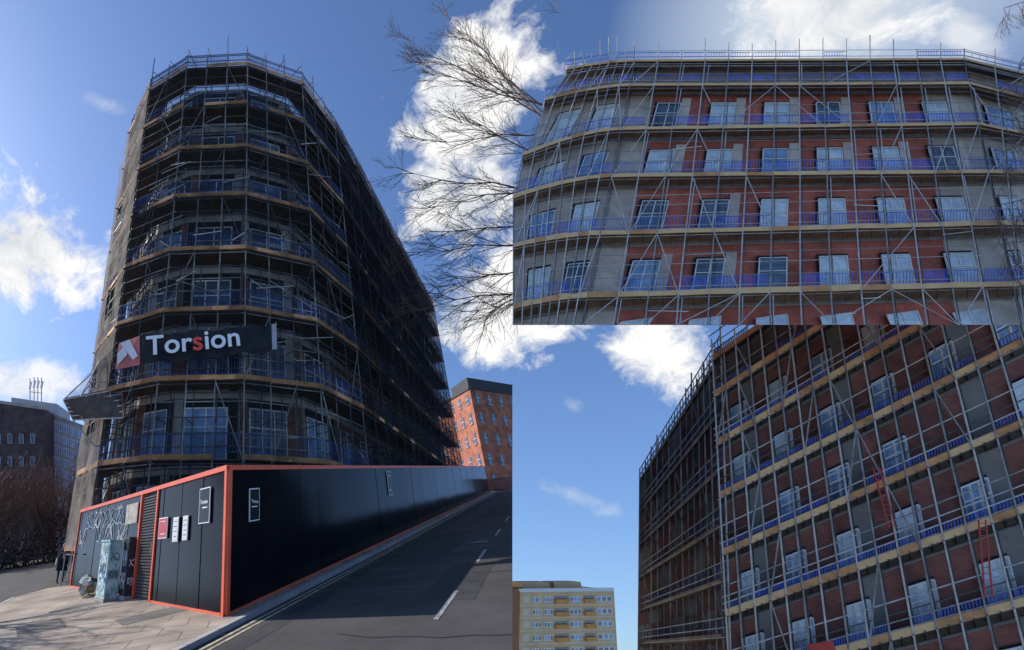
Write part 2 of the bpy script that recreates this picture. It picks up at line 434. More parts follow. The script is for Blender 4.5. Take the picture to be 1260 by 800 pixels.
def along(px):
    for i in range(1, 2000):
        s = i * .0066; p = corner + eL * s
        z = gz(*p) + 1.5 - CAM.z
        x = 315 + F * p.x / (CS * p.y + SN * z)
        if x < px: return s
    return 12
g0, g1 = along(190), along(171)
post, _ = hoarding(corner, farL, nL, (g0, g1))
post(g0 - .1); post(g1)
n3L = V((nL.x, nL.y, 0)); n3R = V((nR.x, nR.y, 0))
hd.done(hoard); hfo = hf.done(hoard)
gt = B('louvred_gate'); gm = mat('dark_louvre_steel', (.05, .045, .045), .6, .2, .3, 3)
a, b = corner + eL * (g0 + .02), corner + eL * (g1 - .02)
gt.hexa(on(*a, .1) - n3L * .06, on(*b, .1) - n3L * .06, (0, 0, 2.75), -n3L * .03, gm)
for i in range(34):
    h = .18 + i * .078
    gt.hexa(on(*a, h) - n3L * .055, on(*b, h) - n3L * .055, (0, 0, .04), n3L * .05, gm)
gt.bar(on(*a.lerp(b, .1), 1.2) + n3L * .03, on(*a.lerp(b, .1), 1.5) + n3L * .03, .015, steel_l); gt.done(hoard)

# signs
redm = mat('sign_red', (.55, .03, .03), .4, 0, .05, 2); paper = mat('sign_paper', (.72, .72, .70), .5, 0, .06, 5)
def sign(name, base, e, n3, s, h, w, hh, mt, border=None, lines=0, txt=None, lm=None):
    M = B(name); a = base + e * (s - w / 2)
    p, q = on(*a, h) + n3 * .03, on(*(a + e * w), h) + n3 * .03
    bd = border or mt
    M.hexa(p, q, (0, 0, hh), n3 * .02, bd)
    up = V((0, 0, 1)); ee = (q - p).normalized(); bw_ = .022
    i0 = p + ee * bw_ + up * bw_ + n3 * .0215; i1 = q - ee * bw_ + up * bw_ + n3 * .0215
    M.hexa(i0, i1, (0, 0, hh - 2 * bw_), n3 * .003, mt)
    for k in range(lines):
        z = hh * (.2 + .6 * k / max(1, lines - 1)) if lines > 1 else hh * .42
        w2 = .08 + rnd.random() * .1
        M.hexa(p + ee * w * .2 + up * z + n3 * .025, q - ee * w * w2 * 2 + up * z + n3 * .025, (0, 0, hh * .03), n3 * .002, lm or lett)
    if txt:
        right = V((-n3.y, n3.x, 0))
        c = (p + q) / 2
        t = text(None, txt, c - right * w * .36 + up * hh * .55 + n3 * .03, right, (0, 0, 1), w * .22, lett, None, 'lettering', .001)
        o = M.done(); t.parent = o; return o
    return M.done()
def sL(px): return along(px)
def sR(px):
    for i in range(1, 6000):
        s = i * .01; p = corner + eR * s; z = gz(*p) + 1.5 - CAM.z
        if 315 + F * p.x / (CS * p.y + SN * z) > px: return s
black_s = mat('sign_black', (.015, .015, .018), .3, 0, .2, 2, spec=.2)
sign('site_notice_board', corner, eR, n3R, sR(311), 1.75, .46, .72, black_s, lett, 1, 'Torsion')
sign('site_notice_board', corner, eR, n3R, sR(481), 1.75, .62, 1.0, black_s, lett, 2)
sign('site_notice_board', corner, eL, n3L, sL(252), 1.85, .55, .78, black_s, lett, 1, 'Torsion')
sign('safety_sign', corner, eL, n3L, sL(217), 1.5, .34, .58, paper, None, 4, None, steel_d)
sign('safety_sign', corner, eL, n3L, sL(229), 1.52, .3, .56, paper, None, 4, None, steel_d)
sign('fire_point_sign', corner, eL, n3L, sL(201), 1.6, .6, .52, redm, lett, 2)
sign('pasted_poster', corner, eL, n3L, sL(160), 2.1, 1.1, .6, mat('weathered_poster', (.45, .42, .36), .8, 0, .5, 3, dirt=(.15, .13, .1)))
gf = B('graffiti')
gm2 = mat('spray_paint_pale', (.45, .55, .62), .6, 0, .2, 4)
for k in range(10):
    s = sL(100 + k * 5.5); p = None; w_ = rnd.uniform(.3, .6); ph = rnd.uniform(0, 6); hc = rnd.choice([2.3, 1.9, 2.45]); fa = rnd.uniform(.7, 1.4)
    for t in range(22):
        ss = s + w_ * math.sin(t * .5 * fa + ph); hh = hc + .28 * math.sin(t * .83 + ph * 2) + .06 * math.sin(t * 2.1)
        q = on(*(corner + eL * ss), hh) + n3L * .012
        if p is not None: gf.bar(p, q, rnd.choice([.008, .014]), gm2 if k % 3 else lett, 4)
        p = q
gf.done(hoard)

# ================================================================ STREET CABINETS
cabm = mat('cabinet_weathered_paint', (.42, .54, .50), .6, 0, .4, 4, dirt=(.10, .24, .25))
cabd = mat('cabinet_dark_paint', (.035, .037, .04), .5, 0, .3, 3)
stk = mat('sticker_yellow', (.6, .5, .1), .5, 0, .1, 3)
def cabinet(px, py, w, d, h, mt, grf):
    M = B('utility_cabinet'); o = G(px, py); o.z += .085
    e = V((eL.x, eL.y, 0)); n_ = n3L
    M.hexa(o - e * .03 + n_ * .03, o + e * (w + .03) + n_ * .03, (0, 0, .1), -n_ * (d + .06), kerbm)
    b0 = o + V((0, 0, .1))
    M.hexa(b0, b0 + e * w, (0, 0, h), -n_ * d, mt)
    t = b0 + V((0, 0, h)); M.hexa(t - e * .03 + n_ * .03, t + e * (w + .03) + n_ * .03, (0, 0, .05), -n_ * (d + .06), mt)
    for f in (0.04, .52):
        M.hexa(b0 + e * w * f + n_ * .001 + V((0, 0, .06)), b0 + e * w * (f + .44) + n_ * .001 + V((0, 0, .06)), (0, 0, h - .12), n_ * .012, mt)
    M.bar(b0 + e * w * .46 + n_ * .03 + V((0, 0, h * .5)), b0 + e * w * .46 + n_ * .03 + V((0, 0, h * .6)), .012, steel_l)
    for v in range(5): M.hexa(b0 + e * w * .1 + n_ * .014 + V((0, 0, h * .8 + v * .04)), b0 + e * w * .4 + n_ * .014 + V((0, 0, h * .8 + v * .04)), (0, 0, .012), n_ * .006, cabd)
    for k in range(7):
        x = rnd.uniform(.05, .85) * w; z = rnd.uniform(.15, .85) * h
        M.hexa(b0 + e * x + n_ * .014 + V((0, 0, z)), b0 + e * (x + .09) + n_ * .014 + V((0, 0, z)), (0, 0, rnd.uniform(.05, .12)), n_ * (.002 + .001 * k), rnd.choice([stk, lett, redm, blue]))
    if grf:
        for k in range(6):
            p = None; ph = rnd.uniform(0, 6)
            for q in range(16):
                x = w * (.5 + .35 * math.sin(q * .8 + ph)); z = h * (.2 + .1 * k + .09 * math.sin(q * 1.1 + ph * 2))
                r_ = b0 + e * x + n_ * .016 + V((0, 0, z))
                if p is not None: M.bar(p, r_, .008, [gm2, lett, blue, cabd][k % 4], 4)
                p = r_
        for k in range(4):
            p = None; ph = rnd.uniform(0, 6)
            for q in range(14):
                x = d * (.5 + .35 * math.sin(q * .9 + ph)); z = h * (.25 + .16 * k + .07 * math.sin(q * 1.3 + ph))
                r_ = b0 - n_ * x - e * .006 + V((0, 0, z))
                if p is not None: M.bar(p, r_, .008, [lett, cabd][k % 2], 4)
                p = r_
    return M.done()
cabinet(127, 746, .9, .38, 1.5, cabm, True)
cabinet(152, 743, .5, .3, 1.5, cabd, True)
lt = B('rubbish_pile')
lm_ = [mat('litter_white', (.6, .6, .57), .8, 0, .2, 5), mat('litter_green', (.16, .3, .2), .8, 0, .3, 5), mat('litter_brown', (.3, .2, .12), .8, 0, .3, 5)]
for k in range(26):
    o = G(101 + rnd.uniform(0, 10), 740 - rnd.uniform(0, 14)); o.z += .09 + rnd.uniform(0, .35)
    a = rnd.uniform(0, 6); s = rnd.uniform(.06, .2); u = V((math.cos(a), math.sin(a), rnd.uniform(-.4, .4))) * s; w = V((-math.sin(a), math.cos(a), rnd.uniform(-.4, .4))) * s * .8
    lt.hex8([o - u - w, o + u - w, o + u + w * .8, o - u * .7 + w, o - u * .8 - w + V((0, 0, s)), o + u * .7 - w * .7 + V((0, 0, s * .8)), o + u * .6 + w * .6 + V((0, 0, s)), o - u * .6 + w * .5 + V((0, 0, s * .7))], rnd.choice(lm_))
lt.done()

# ================================================================ PEOPLE
skin = mat('skin', (.5, .32, .25), .6, 0, .08, 5); coat = mat('black_coat', (.02, .02, .024), .85, 0, .3, 6)
hair = mat('fair_hair', (.34, .25, .16), .7, 0, .3, 20); bagm = mat('pale_bag', (.6, .56, .5), .7, 0, .15, 6); shoe = mat('dark_shoes', (.03, .025, .02), .5)
def person(loc, head, H=1.7, hair_m=hair, bag=True):
    par = empty('pedestrian'); par.location = (0, 0, 0)
    f = V((math.sin(head), math.cos(head), 0)); r = V((f.y, -f.x, 0)); o = V(loc); u = V((0, 0, 1)); s = H / 1.7
    def q(x, y, z): return o + (r * x + f * y + u * z) * s
    vs = []; es = []; rs = []
    def chain(pts, root=None):
        prev = root
        for (x, y, z, rr) in pts:
            vs.append(q(x, y, z)); rs.append(rr * s); k = len(vs) - 1
            if prev is not None: es.append((prev, k))
            prev = k
        return prev
    chain([(0, 0, .92, .14)]); sp = chain([(0, 0, 1.1, .12), (0, .01, 1.33, .15), (0, .01, 1.44, .07), (0, .02, 1.52, .05), (0, .03, 1.58, .08), (0, .02, 1.66, .075)], 0)
    ch = 2
    for sd in (-1, 1):
        st = .22 * sd
        chain([(.09 * sd, 0, .86, .095), (.1 * sd, st * .5 + .03, .5, .06), (.1 * sd, st, .1, .04), (.1 * sd, st + .13, .04, .035)], 0)
        sw = -st * .8
        chain([(.17 * sd, 0, 1.38, .06), (.23 * sd, sw * .3, 1.12, .045), (.24 * sd, sw + .05, .88, .03), (.24 * sd, sw + .07, .8, .035)], ch)
    me = bpy.data.meshes.new('body'); me.from_pydata([tuple(v) for v in vs], es, []); ob = bpy.data.objects.new('body', me); scene.collection.objects.link(ob)
    md = ob.modifiers.new('skin', 'SKIN')
    for i, rr in enumerate(rs): me.skin_vertices[0].data[i].radius = (rr, rr)
    me.skin_vertices[0].data[0].use_root = True
    sb = ob.modifiers.new('s', 'SUBSURF'); sb.levels = 1; sb.render_levels = 2
    me.materials.append(coat); ob.parent = par
    M = B('clothes')
    M.loft([(q(0, -.01, .52), .27 * s, .22 * s, r, f), (q(0, 0, .8), .22 * s, .17 * s, r, f), (q(0, 0, 1.05), .17 * s, .13 * s, r, f), (q(0, 0, 1.3), .2 * s, .14 * s, r, f), (q(0, 0, 1.42), .17 * s, .1 * s, r, f), (q(0, .01, 1.49), .07 * s, .06 * s, r, f)], coat)
    M.done(par, True)
    Hh = B('head')
    Hh.loft([(q(0, .03, 1.48), .05 * s, .055 * s, r, f), (q(0, .04, 1.53), .06 * s, .075 * s, r, f), (q(0, .035, 1.6), .075 * s, .09 * s, r, f), (q(0, .03, 1.67), .065 * s, .08 * s, r, f), (q(0, .02, 1.705), .02 * s, .03 * s, r, f)], skin)
    Hh.bar(q(0, .12, 1.6), q(0, .145, 1.58), .012, skin, 5)
    for sd in (-1, 1): Hh.bar(q(.03 * sd, .115, 1.615), q(.03 * sd, .125, 1.615), .01, dark, 5); Hh.bar(q(.075 * sd, .02, 1.58), q(.085 * sd, .01, 1.61), .014, skin, 5)
    Hh.done(par, True)
    hh = B('hair')
    hh.loft([(q(0, -.05, 1.4), .08 * s, .045 * s, r, f), (q(0, -.045, 1.5), .095 * s, .07 * s, r, f), (q(0, -.01, 1.6), .098 * s, .1 * s, r, f), (q(0, .0, 1.68), .08 * s, .095 * s, r, f), (q(0, .01, 1.73), .03 * s, .04 * s, r, f)], hair_m)
    hh.done(par, True)
    hn = B('hands_and_feet')
    for sd in (-1, 1):
        st = .22 * sd; sw = -st * .8; b = (.24 * sd, sw + .07, .81)
        for k in range(4):
            y = b[1] - .03 + k * .02; L2 = [.07, .085, .08, .06][k]
            hn.bar(q(b[0], y, .79), q(b[0] - .01 * sd, y + .01, .79 - L2), .009, skin, 5)
        hn.bar(q(b[0], b[1] + .03, .82), q(b[0] - .02 * sd, b[1] + .06, .77), .01, skin, 5)
        hn.loft([(q(.1 * sd, st + .05, 0), .05, .14, r, f), (q(.1 * sd, st + .05, .05), .045, .12, r, f), (q(.1 * sd, st, .1), .04, .05, r, f)], shoe)
    hn.done(par)
    if bag:
        bg = B('shoulder_bag'); bg.loft([(q(-.25, -.03, .75), .06, .14, r, f), (q(-.25, -.03, .9), .07, .16, r, f), (q(-.25, -.03, 1.05), .04, .13, r, f)], bagm)
        bg.bar(q(-.25, .08, 1.05), q(-.12, .02, 1.43), .012, bagm); bg.bar(q(-.25, -.12, 1.05), q(-.12, -.02, 1.43), .012, bagm); bg.done(par)
pl = G(73, 717); person(pl, math.radians(-15))
pl = G(2, 703); person(pl, math.radians(160), 1.7, coat, False)

# ================================================================ TREES
bark = mat('bare_bark', (.20, .14, .10), .9, 0, .3, 6); twig = mat('brown_twigs', (.19, .13, .095), .9, 0, .3, 6); birch = mat('birch_twigs', (.17, .105, .08), .9, 0, .3, 5)
def grow(M, p, d, L_, r, depth, R, mt, spread=.6, up=.15, ratio=.72, kids=3, rmin=.006, jit=.16):
    segs = 3 if depth > 1 else 2
    pts = [p]
    for i in range(segs):
        d = (d + V((R.uniform(-1, 1), R.uniform(-1, 1), R.uniform(-1, 1))) * jit + V((0, 0, up * .3))).normalized()
        q = p + d * (L_ / segs); ra = max(rmin, r * (1 - .32 * i / segs)); r2 = max(rmin, r * (1 - .32 * (i + 1) / segs))
        M.bar(p, q, ra, mt, 5 if depth > 2 else 3, r2)
        p = q; pts.append(p)
    if depth <= 0: return
    for k in range(kids):
        t = pts[min(segs, 1 + k % segs)] if k < kids - 1 else pts[-1]
        nd = (d + V((R.uniform(-1, 1), R.uniform(-1, 1), R.uniform(-1, 1))).normalized() * spread * R.uniform(.7, 1.3) + V((0, 0, up))).normalized()
        grow(M, t, nd, L_ * ratio * R.uniform(.8, 1.15), r * .62, depth - 1, R, mt, spread, up, ratio, kids, rmin, jit)
T = B('bare_street_tree'); R = random.Random(3); DT = 24.5
trunk = S(960, 330, DT)
base = V((trunk.x, trunk.y, gz(trunk.x, trunk.y) - 1))
T.bar(base, S(955, 420, DT), .42, bark, 8, .3); T.bar(S(955, 420, DT), S(950, 250, DT), .3, bark, 8, .2); T.bar(S(950, 250, DT), S(940, 120, DT), .2, bark, 6, .1)
limbs = [((955, 390), (720, 345), (530, 375)), ((955, 380), (720, 290), (520, 310)), ((950, 330), (720, 220), (535, 255)), ((950, 290), (720, 160), (520, 175)), ((945, 240), (700, 140), (530, 85)),
         ((945, 200), (680, 150), (555, 25)), ((950, 300), (700, 240), (510, 215)), ((952, 360), (690, 325), (560, 350)), ((945, 220), (690, 170), (580, 55)), ((952, 340), (700, 270), (555, 285)), ((950, 280), (700, 200), (570, 150)), ((950, 240), (700, 140), (600, 95)), ((955, 395), (700, 350), (590, 385)), ((945, 200), (680, 150), (505, 50))]
for (a, b, c_) in limbs:
    dz = R.uniform(-2.5, 1.5)
    A, Bp, C_ = S(*a, DT), S(*b, DT + dz * .5), S(*c_, DT + dz)
    M_ = (A + Bp) / 2 + V((0, 0, -.2))
    T.bar(A, M_, .16, bark, 6, .12); T.bar(M_, Bp, .12, bark, 6, .075)
    prev = Bp; d = (C_ - Bp)
    for k in range(6):
        q = Bp + d * ((k + 1) / 6) + V((R.uniform(-.15, .15), R.uniform(-.2, .2), R.uniform(-.2, .2)))
        T.bar(prev, q, max(.018, .075 - .010 * k), bark, 5, max(.014, .065 - .010 * k))
        if k >= 1:
            for h in range(2):
                nd = (d.normalized() * 1.0 + V((R.uniform(-.4, .2), R.uniform(-.4, .4), R.uniform(-.6, .6)))).normalized()
                grow(T, q, nd, 1.7 if k < 4 else 1.2, .028, 3, R, bark, .5, .02, .75, 3, .0085, .12)
        prev = q
T.done()
T = B('birch_tree'); R = random.Random(11)
for (a, c_) in [((1330, 40), (1262, 60)), ((1330, 80), (1222, 110)), ((1330, 150), (1226, 190)), ((1330, 230), (1218, 255)), ((1330, -20), (1235, 10)), ((1330, 290), (1230, 300)), ((1330, 120), (1235, 150))]:
    A, C_ = S(*a, 14.6), S(*c_, 14.4); T.bar(A, C_, .03, birch, 4, .014)
    for k in range(9):
        t = A.lerp(C_, .35 + .65 * k / 8)
        grow(T, t, V((-.25 + R.uniform(-.3, .3), 0, -1)).normalized(), .7, .009, 3, R, birch, .4, -.22, .8, 3, .005)
T.bar(S(1330, 500, 14.6), S(1330, -60, 14.6), .1, birch, 7, .05); T.done()
T = B('tree_branch')
grow(T, S(690, 16, 14.8), V((-1, 0, .1)), .5, .012, 2, R, bark, .6, 0, .7, 3); T.bar(S(690, 16, 14.8), S(650, -60, 14.8), .012, bark, 4, .01); T.done()
T = B('bare_street_tree'); R = random.Random(5)
b0 = on(-14.6, 18.2)
T.bar(b0, b0 + V((0, 0, 5.2)), .2, bark, 8, .15)
for k in range(5):
    a = k * 1.3; grow(T, b0 + V((0, 0, 4.4 + .2 * k)), V((math.cos(a) * .5, math.sin(a) * .5, .9)).normalized(), 2.2, .1, 4, R, bark, .6, .1, .72, 3, .014)
T.done()
T = B('bare_shrubbery'); R = random.Random(9)
for k in range(15):
    x0 = -33 + k * 1.25; yy = 50 + R.uniform(-3, 3); o = on(x0, yy); o.z = min(o.z, -1)
    sc = 1.0 if k < 11 else .8
    for h in range(3):
        a = R.uniform(0, 6.3); grow(T, o + V((R.uniform(-.6, .6), 0, 0)), V((math.cos(a) * .3, math.sin(a) * .3, 1)).normalized(), 3.9 * sc, .10, 4, R, twig, .5, .14, .74, 3, .026)
T.done()
hb = B('hedge'); hm = mat('dark_hedge_leaves', (.05, .042, .03), .95, 0, .5, 3)
for k in range(5200):
    x = R.uniform(-36, -15.5); o = on(x, 47.5 + R.uniform(0, 3)); o.z += R.random() ** 1.6 * (3.6 + 1.2 * math.sin(x * .9)); s = R.uniform(.08, .22)
    u = V((R.uniform(-1, 1), R.uniform(-1, 1), R.uniform(-1, 1))).normalized() * s; w = u.cross(V((R.random(), R.random(), R.random()))).normalized() * s
    hb.face([o - u, o + w * .5, o + u, o - w * .5], hm)
hb.done()

# ================================================================ BACKGROUND BUILDINGS
lb = empty('office_building'); M = B('walls')
dkg = mat('grey_cladding', (.50, .50, .50), .6, 0, .1, .5)
def facade(M, px, D0, mt, depth=10):
    c = [S(*p, D0) for p in px]; M.hex8(c + [x + V((0, depth, 0)) for x in c], mt)
facade(M, [(-40, 700), (54, 700), (54, 502), (-40, 488)], 70, brown_brick)
facade(M, [(50, 700), (103, 700), (101, 524), (50, 503)], 74, dkg)
facade(M, [(14, 512), (70, 514), (70, 497), (14, 489)], 76, dkg, 6)
facade(M, [(-40, 491), (56, 504.5), (56, 501), (-40, 487)], 69.8, cream2, .3)
facade(M, [(48, 506), (103, 527), (103, 523.5), (48, 502)], 73.8, cream2, .3)
for r_ in range(6):
    for k in range(6):
        x0 = 55 + k * 8; y0 = 512 + r_ * 14 + (x0 - 54) * .35 + 3
        win(M, S(x0, y0 + 9, 73.8), S(x0 + 5.5, y0 + 11, 73.8), S(x0 + 5.5, y0 + 2, 73.8), S(x0, y0, 73.8), (0, -.15, 0), .05, glassb, 1, False)
for r_ in range(2):
    for k in range(4):
        x0 = -4 + k * 14; y0 = 534 + r_ * 28; win(M, S(x0, y0 + 11, 69.9), S(x0 + 5, y0 + 12, 69.9), S(x0 + 5, y0 + 1, 69.9), S(x0, y0, 69.9), (0, -.15, 0), .025, glass, 0, False)
M.done(lb)
an = B('roof_antennas')
for x in (37, 42, 46.5, 51):
    h = 462 + rnd.uniform(-2, 6); an.bar(S(x, 497, 74), S(x, h, 74), .08, steel_l); an.hexa(S(x - 1, h + 13, 74), S(x + 1, h + 13, 74), (0, 0, 1.2), (0, -.2, 0), white)
an.bar(S(36, 482, 74), S(52, 484, 74), .06, steel_l); an.done(lb)

ob_ = empty('brick_apartment_building'); M = B('walls')
roofm = mat('dark_slate', (.035, .035, .04), .7, 0, .3, 1)
DB2 = 78
cA = S(602, 600, DB2); lA = S(560, 600, DB2 + 11); rA = S(690, 600, DB2 + 6)
def wallrun(M, a, b, z0, z1, nf, nw, mt, gmix=.5, wfr=.5):
    e = b - a; n_ = V((e.y, -e.x, 0)).normalized()
    M.face([P3(a, z0), P3(b, z0), P3(b, z1), P3(a, z1)], mt)
    fh = (z1 - z0) / nf
    for i in range(nf):
        for j in range(nw):
            t0 = (j + .5 - wfr / 2 * .8) / nw; t1 = (j + .5 + wfr / 2 * .8) / nw
            p, q = a.lerp(b, t0), a.lerp(b, t1); zz = z0 + fh * (i + .28); zt = z0 + fh * (i + .78)
            M.face([P3(p, zz) + n_ * .03, P3(q, zz) + n_ * .03, P3(q, zt) + n_ * .03, P3(p, zt) + n_ * .03], glass)
            M.hexa(P3(p, zz - .15), P3(q, zz - .15), (0, 0, .15), n_ * .15, cream2)
            M.bar(P3(p.lerp(q, .5), zz) + n_ * .05, P3(p.lerp(q, .5), zt) + n_ * .05, .05, white, 4)
            M.bar(P3(p, (zz + zt) / 2) + n_ * .05, P3(q, (zz + zt) / 2) + n_ * .05, .04, white, 4)
ztop = S(602, 478, DB2).z; zb = cA.z - 4
wallrun(M, V((lA.x, lA.y)), V((cA.x, cA.y)), zb, ztop, 6, 4, orange_brick, wfr=.45)
wallrun(M, V((cA.x, cA.y)), V((rA.x, rA.y)), zb, ztop, 6, 6, orange_brick, wfr=.45)
back = [P3(lA + V((14, 25, 0)), 0), P3(rA + V((0, 20, 0)), 0)]
M.face([P3(lA, ztop), P3(cA, ztop), P3(rA, ztop), P3(back[1], ztop), P3(back[0], ztop)], roofm)
M.face([P3(lA, zb), P3(back[0], zb), P3(back[0], ztop), P3(lA, ztop)], orange_brick)
for (p, q) in ((lA, cA), (cA, rA)):
    e = (q - p).normalized(); n_ = V((e.y, -e.x, 0)); M.hexa(P3(p, ztop - .1) + n_ * .2, P3(q, ztop - .1) + n_ * .2, (0, 0, .45), -n_ * .5, roofm)
i1 = lA + (cA - lA) * .35 + V((1, 1.2, 0)); i2 = cA + V((.6, 1.5, 0)); i3 = rA + V((0, 1.5, 0)); zt2 = S(602, 461, DB2).z
for (p, q) in ((i1, i2), (i2, i3), (i3, i3 + V((0, 10, 0))), (i1 + V((6, 9, 0)), i1)):
    M.face([P3(p, ztop + .2), P3(q, ztop + .2), P3(q, zt2), P3(p, zt2)], roofm)
M.face([P3(i1, zt2), P3(i2, zt2), P3(i3, zt2), P3(i3 + V((0, 10, 0)), zt2), P3(i1 + V((6, 9, 0)), zt2)], roofm)
o = M.done(ob_); site_cut(o)
ob2 = empty('brick_apartment_building'); M = B('walls')
a, b = S(534, 600, 105), S(561, 600, 92)
wallrun(M, V((a.x, a.y)), V((b.x, b.y)), a.z - 5, S(540, 510, 100).z, 5, 4, orange_brick)
c = S(575, 600, 96); wallrun(M, V((b.x, b.y)), V((c.x, c.y)), a.z - 5, S(560, 516, 96).z + 2, 5, 2, dkg)
M.done(ob2)
gw = B('garden_wall'); a = on(27.2, 58.2); b = on(34, 59)
gw.hexa(a + V((0, 0, -.5)), b + V((0, 0, -.5)), (0, 0, 2.0), (0, .3, 0), red_brick); gwo = gw.done(); site_cut(gwo)

# ================================================================ SECOND BUILDING (long facade)
b2 = empty('scaffolded_apartment_building')
DW, DO = 16.0, 15.35
VX, VY = 975.0, -900.0
def colx(Bx, y): return VX + (Bx - VX) * (y - VY) / (400 - VY)
rowsL = [(76, 74, (697, 86), (1262, 92)), (106, 104, (670, 124), (1262, 122)), (160, 154, (643, 192), (1262, 166)), (218, 213, (631.5, 244), (1262, 214)), (289, 277, (631.5, 304), (1262, 277)), (366, 352, (631.5, 380), (1262, 350)), (400, 400, (631.5, 400), (1262, 400))]
BL, BR = 716, 1257
def rowpt(k, sec, f, dy=0.0, Dp=DO, dx=0):
    yl, yr, le, re = rowsL[k]
    xl = colx(BL, yl); xr = colx(BR, yr)
    if sec == 0: x = le[0] + (xl - le[0]) * f; y = le[1] + (yl - le[1]) * (1 - (1 - f) ** 1.6)
    elif sec == 1: x = xl + (xr - xl) * f; y = yl + (yr - yl) * f
    else: x = xr + (re[0] - xr) * f; y = yr + (re[1] - yr) * f
    y = min(400, y + dy)
    Dd = Dp + (.9 * (1 - f) if sec == 0 else 0) + (.5 * f if sec == 2 else 0)
    return S(max(631.5, x + dx), y, Dd)
nbay = {0: 8, 1: 14, 2: 2}
Wb = B('walls'); Wn = B('windows'); Sf = B('scaffold'); Gp = B('guard_panels')
UND = [5, 8, 10, 11, 12, 13, 0]
roofc = mat('roof_storey_cladding', (.32, .25, .21), .7, 0, .3, 1.5)
for sec in (0, 1, 2):
    n_ = nbay[sec]
    for k in range(6):
        h = rowsL[k + 1][0] - rowsL[k][0]
        for j in range(n_):
            f0, f1 = j / n_, (j + 1) / n_
            isbrick = sec == 1 and 1 <= j <= 11 and k >= 1
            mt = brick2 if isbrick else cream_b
            if k == 0: mt = roofc
            p = [rowpt(k, sec, f0, 2 + UND[k], DW), rowpt(k, sec, f1, 2 + UND[k], DW), rowpt(k + 1, sec, f1, 2 + UND[k + 1], DW), rowpt(k + 1, sec, f0, 2 + UND[k + 1], DW)]
            Wb.face(p, mt)
        for j in range(n_):
            p = [rowpt(k, sec, j / n_, UND[k], DW - .04), rowpt(k, sec, (j + 1) / n_, UND[k], DW - .04), rowpt(k, sec, (j + 1) / n_, UND[k] + 4, DW - .04), rowpt(k, sec, j / n_, UND[k] + 4, DW - .04)]
            Wb.face(p, roofc)
        if sec == 1: fs = [.115, .275, .43, .58, .735, .89]
        elif sec == 0: fs = [.3, .75]
        else: fs = [.5]
        for fi, fc in enumerate(fs):
            if k in (0, 5): continue
            hw = .034 if sec == 1 else (.12 if sec == 0 else .25)
            t0 = UND[k] + 8 + k * 2
            a0 = rowpt(k, sec, fc - hw, t0 + h * .08, DW - .08); a1 = rowpt(k, sec, fc + hw, t0 + h * .08, DW - .08)
            b0_ = rowpt(k + 1, sec, fc - hw, 2, DW - .08); b1 = rowpt(k + 1, sec, fc + hw, 2, DW - .08)
            Wb.face([rowpt(k, sec, fc - hw * 1.12, t0 + h * .03, DW - .05), rowpt(k, sec, fc + hw * 1.12, t0 + h * .03, DW - .05), rowpt(k + 1, sec, fc + hw * 1.12, 3, DW - .05), rowpt(k + 1, sec, fc - hw * 1.12, 3, DW - .05)], dark)
            win(Wn, b0_, b1, a1, a0, (0, -.1, 0), .022, rnd.choice([glassb, glassw, glassw, glass]), 1, True)
            if sec == 1 and (k < 3 or rnd.random() < .3):
                q0 = rowpt(k, sec, fc + hw * 1.2, t0 - 3, DW - .03); q1 = rowpt(k, sec, fc + hw * 2.0, t0 - 3, DW - .03); q2 = rowpt(k + 1, sec, fc + hw * 2.0, 2, DW - .03); q3 = rowpt(k + 1, sec, fc + hw * 1.2, 2, DW - .03)
                Wb.face([q0, q1, q2, q3], cream2b if k < 3 else cream_b)
    for fc in ([.115, .275, .43, .58, .735, .89] if sec == 1 else []):
        a0 = rowpt(5, 1, fc - .036, 32, DW - .08); a1 = rowpt(5, 1, fc + .036, 28, DW - .08); b0_ = rowpt(6, 1, fc - .036, 0, DW - .08); b1 = rowpt(6, 1, fc + .036, 0, DW - .08)
        win(Wn, b0_, b1, a1, a0, (0, -.1, 0), .015, glassw, 1, False)
    for k in range(6):
        hk = 21 - 2.0 * (5 - k)
        for j in range(n_):
            f0, f1 = j / n_, (j + 1) / n_
            a = rowpt(k, sec, f0); b = rowpt(k, sec, f1)
            ai = rowpt(k, sec, f0, UND[k], DW - .1); bi = rowpt(k, sec, f1, UND[k], DW - .1)
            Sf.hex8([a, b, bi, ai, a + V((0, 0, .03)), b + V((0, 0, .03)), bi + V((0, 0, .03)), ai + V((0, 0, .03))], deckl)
            th = .14 + .018 * k
            sg = rnd.uniform(-.015, .015)
            Sf.hexa(a + V((0, -.03, -.03 + sg)), b + V((0, -.03, -.03 - sg)), (0, 0, th * rnd.uniform(.85, 1.1)), (0, -.02, 0), board_l if rnd.random() < .85 else board)
            if rnd.random() < .9:
                c0 = rowpt(k, sec, f0 + .004, -6, DO + .03); c1 = rowpt(k, sec, f1 - .004, -6, DO + .03); d0 = rowpt(k, sec, f0 + .004, -hk, DO + .03); d1 = rowpt(k, sec, f1 - .004, -hk, DO + .03)
                if k > 0 and rnd.random() < .5: Gp.face([c0, c1, d1, d0], bluemesh_l)
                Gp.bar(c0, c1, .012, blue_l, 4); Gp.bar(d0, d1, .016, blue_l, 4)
                nn = 8 if sec == 1 else 4
                for t in range(nn): Gp.bar(c0.lerp(c1, t / nn), d0.lerp(d1, t / nn), .009, blue_l, 4)
            for dyy in (3, -hk * .5, -hk - 2, -hk - 10 - k * 1.5, -hk - 20 - k * 2):
                if k == 0 and dyy < -hk - 3: continue
                if dyy < -hk - 15 and k < 3: continue
                Sf.bar(rowpt(k, sec, f0, dyy), rowpt(k, sec, f1, dyy), .014, steel_l if (k + int(dyy)) % 2 else steel)
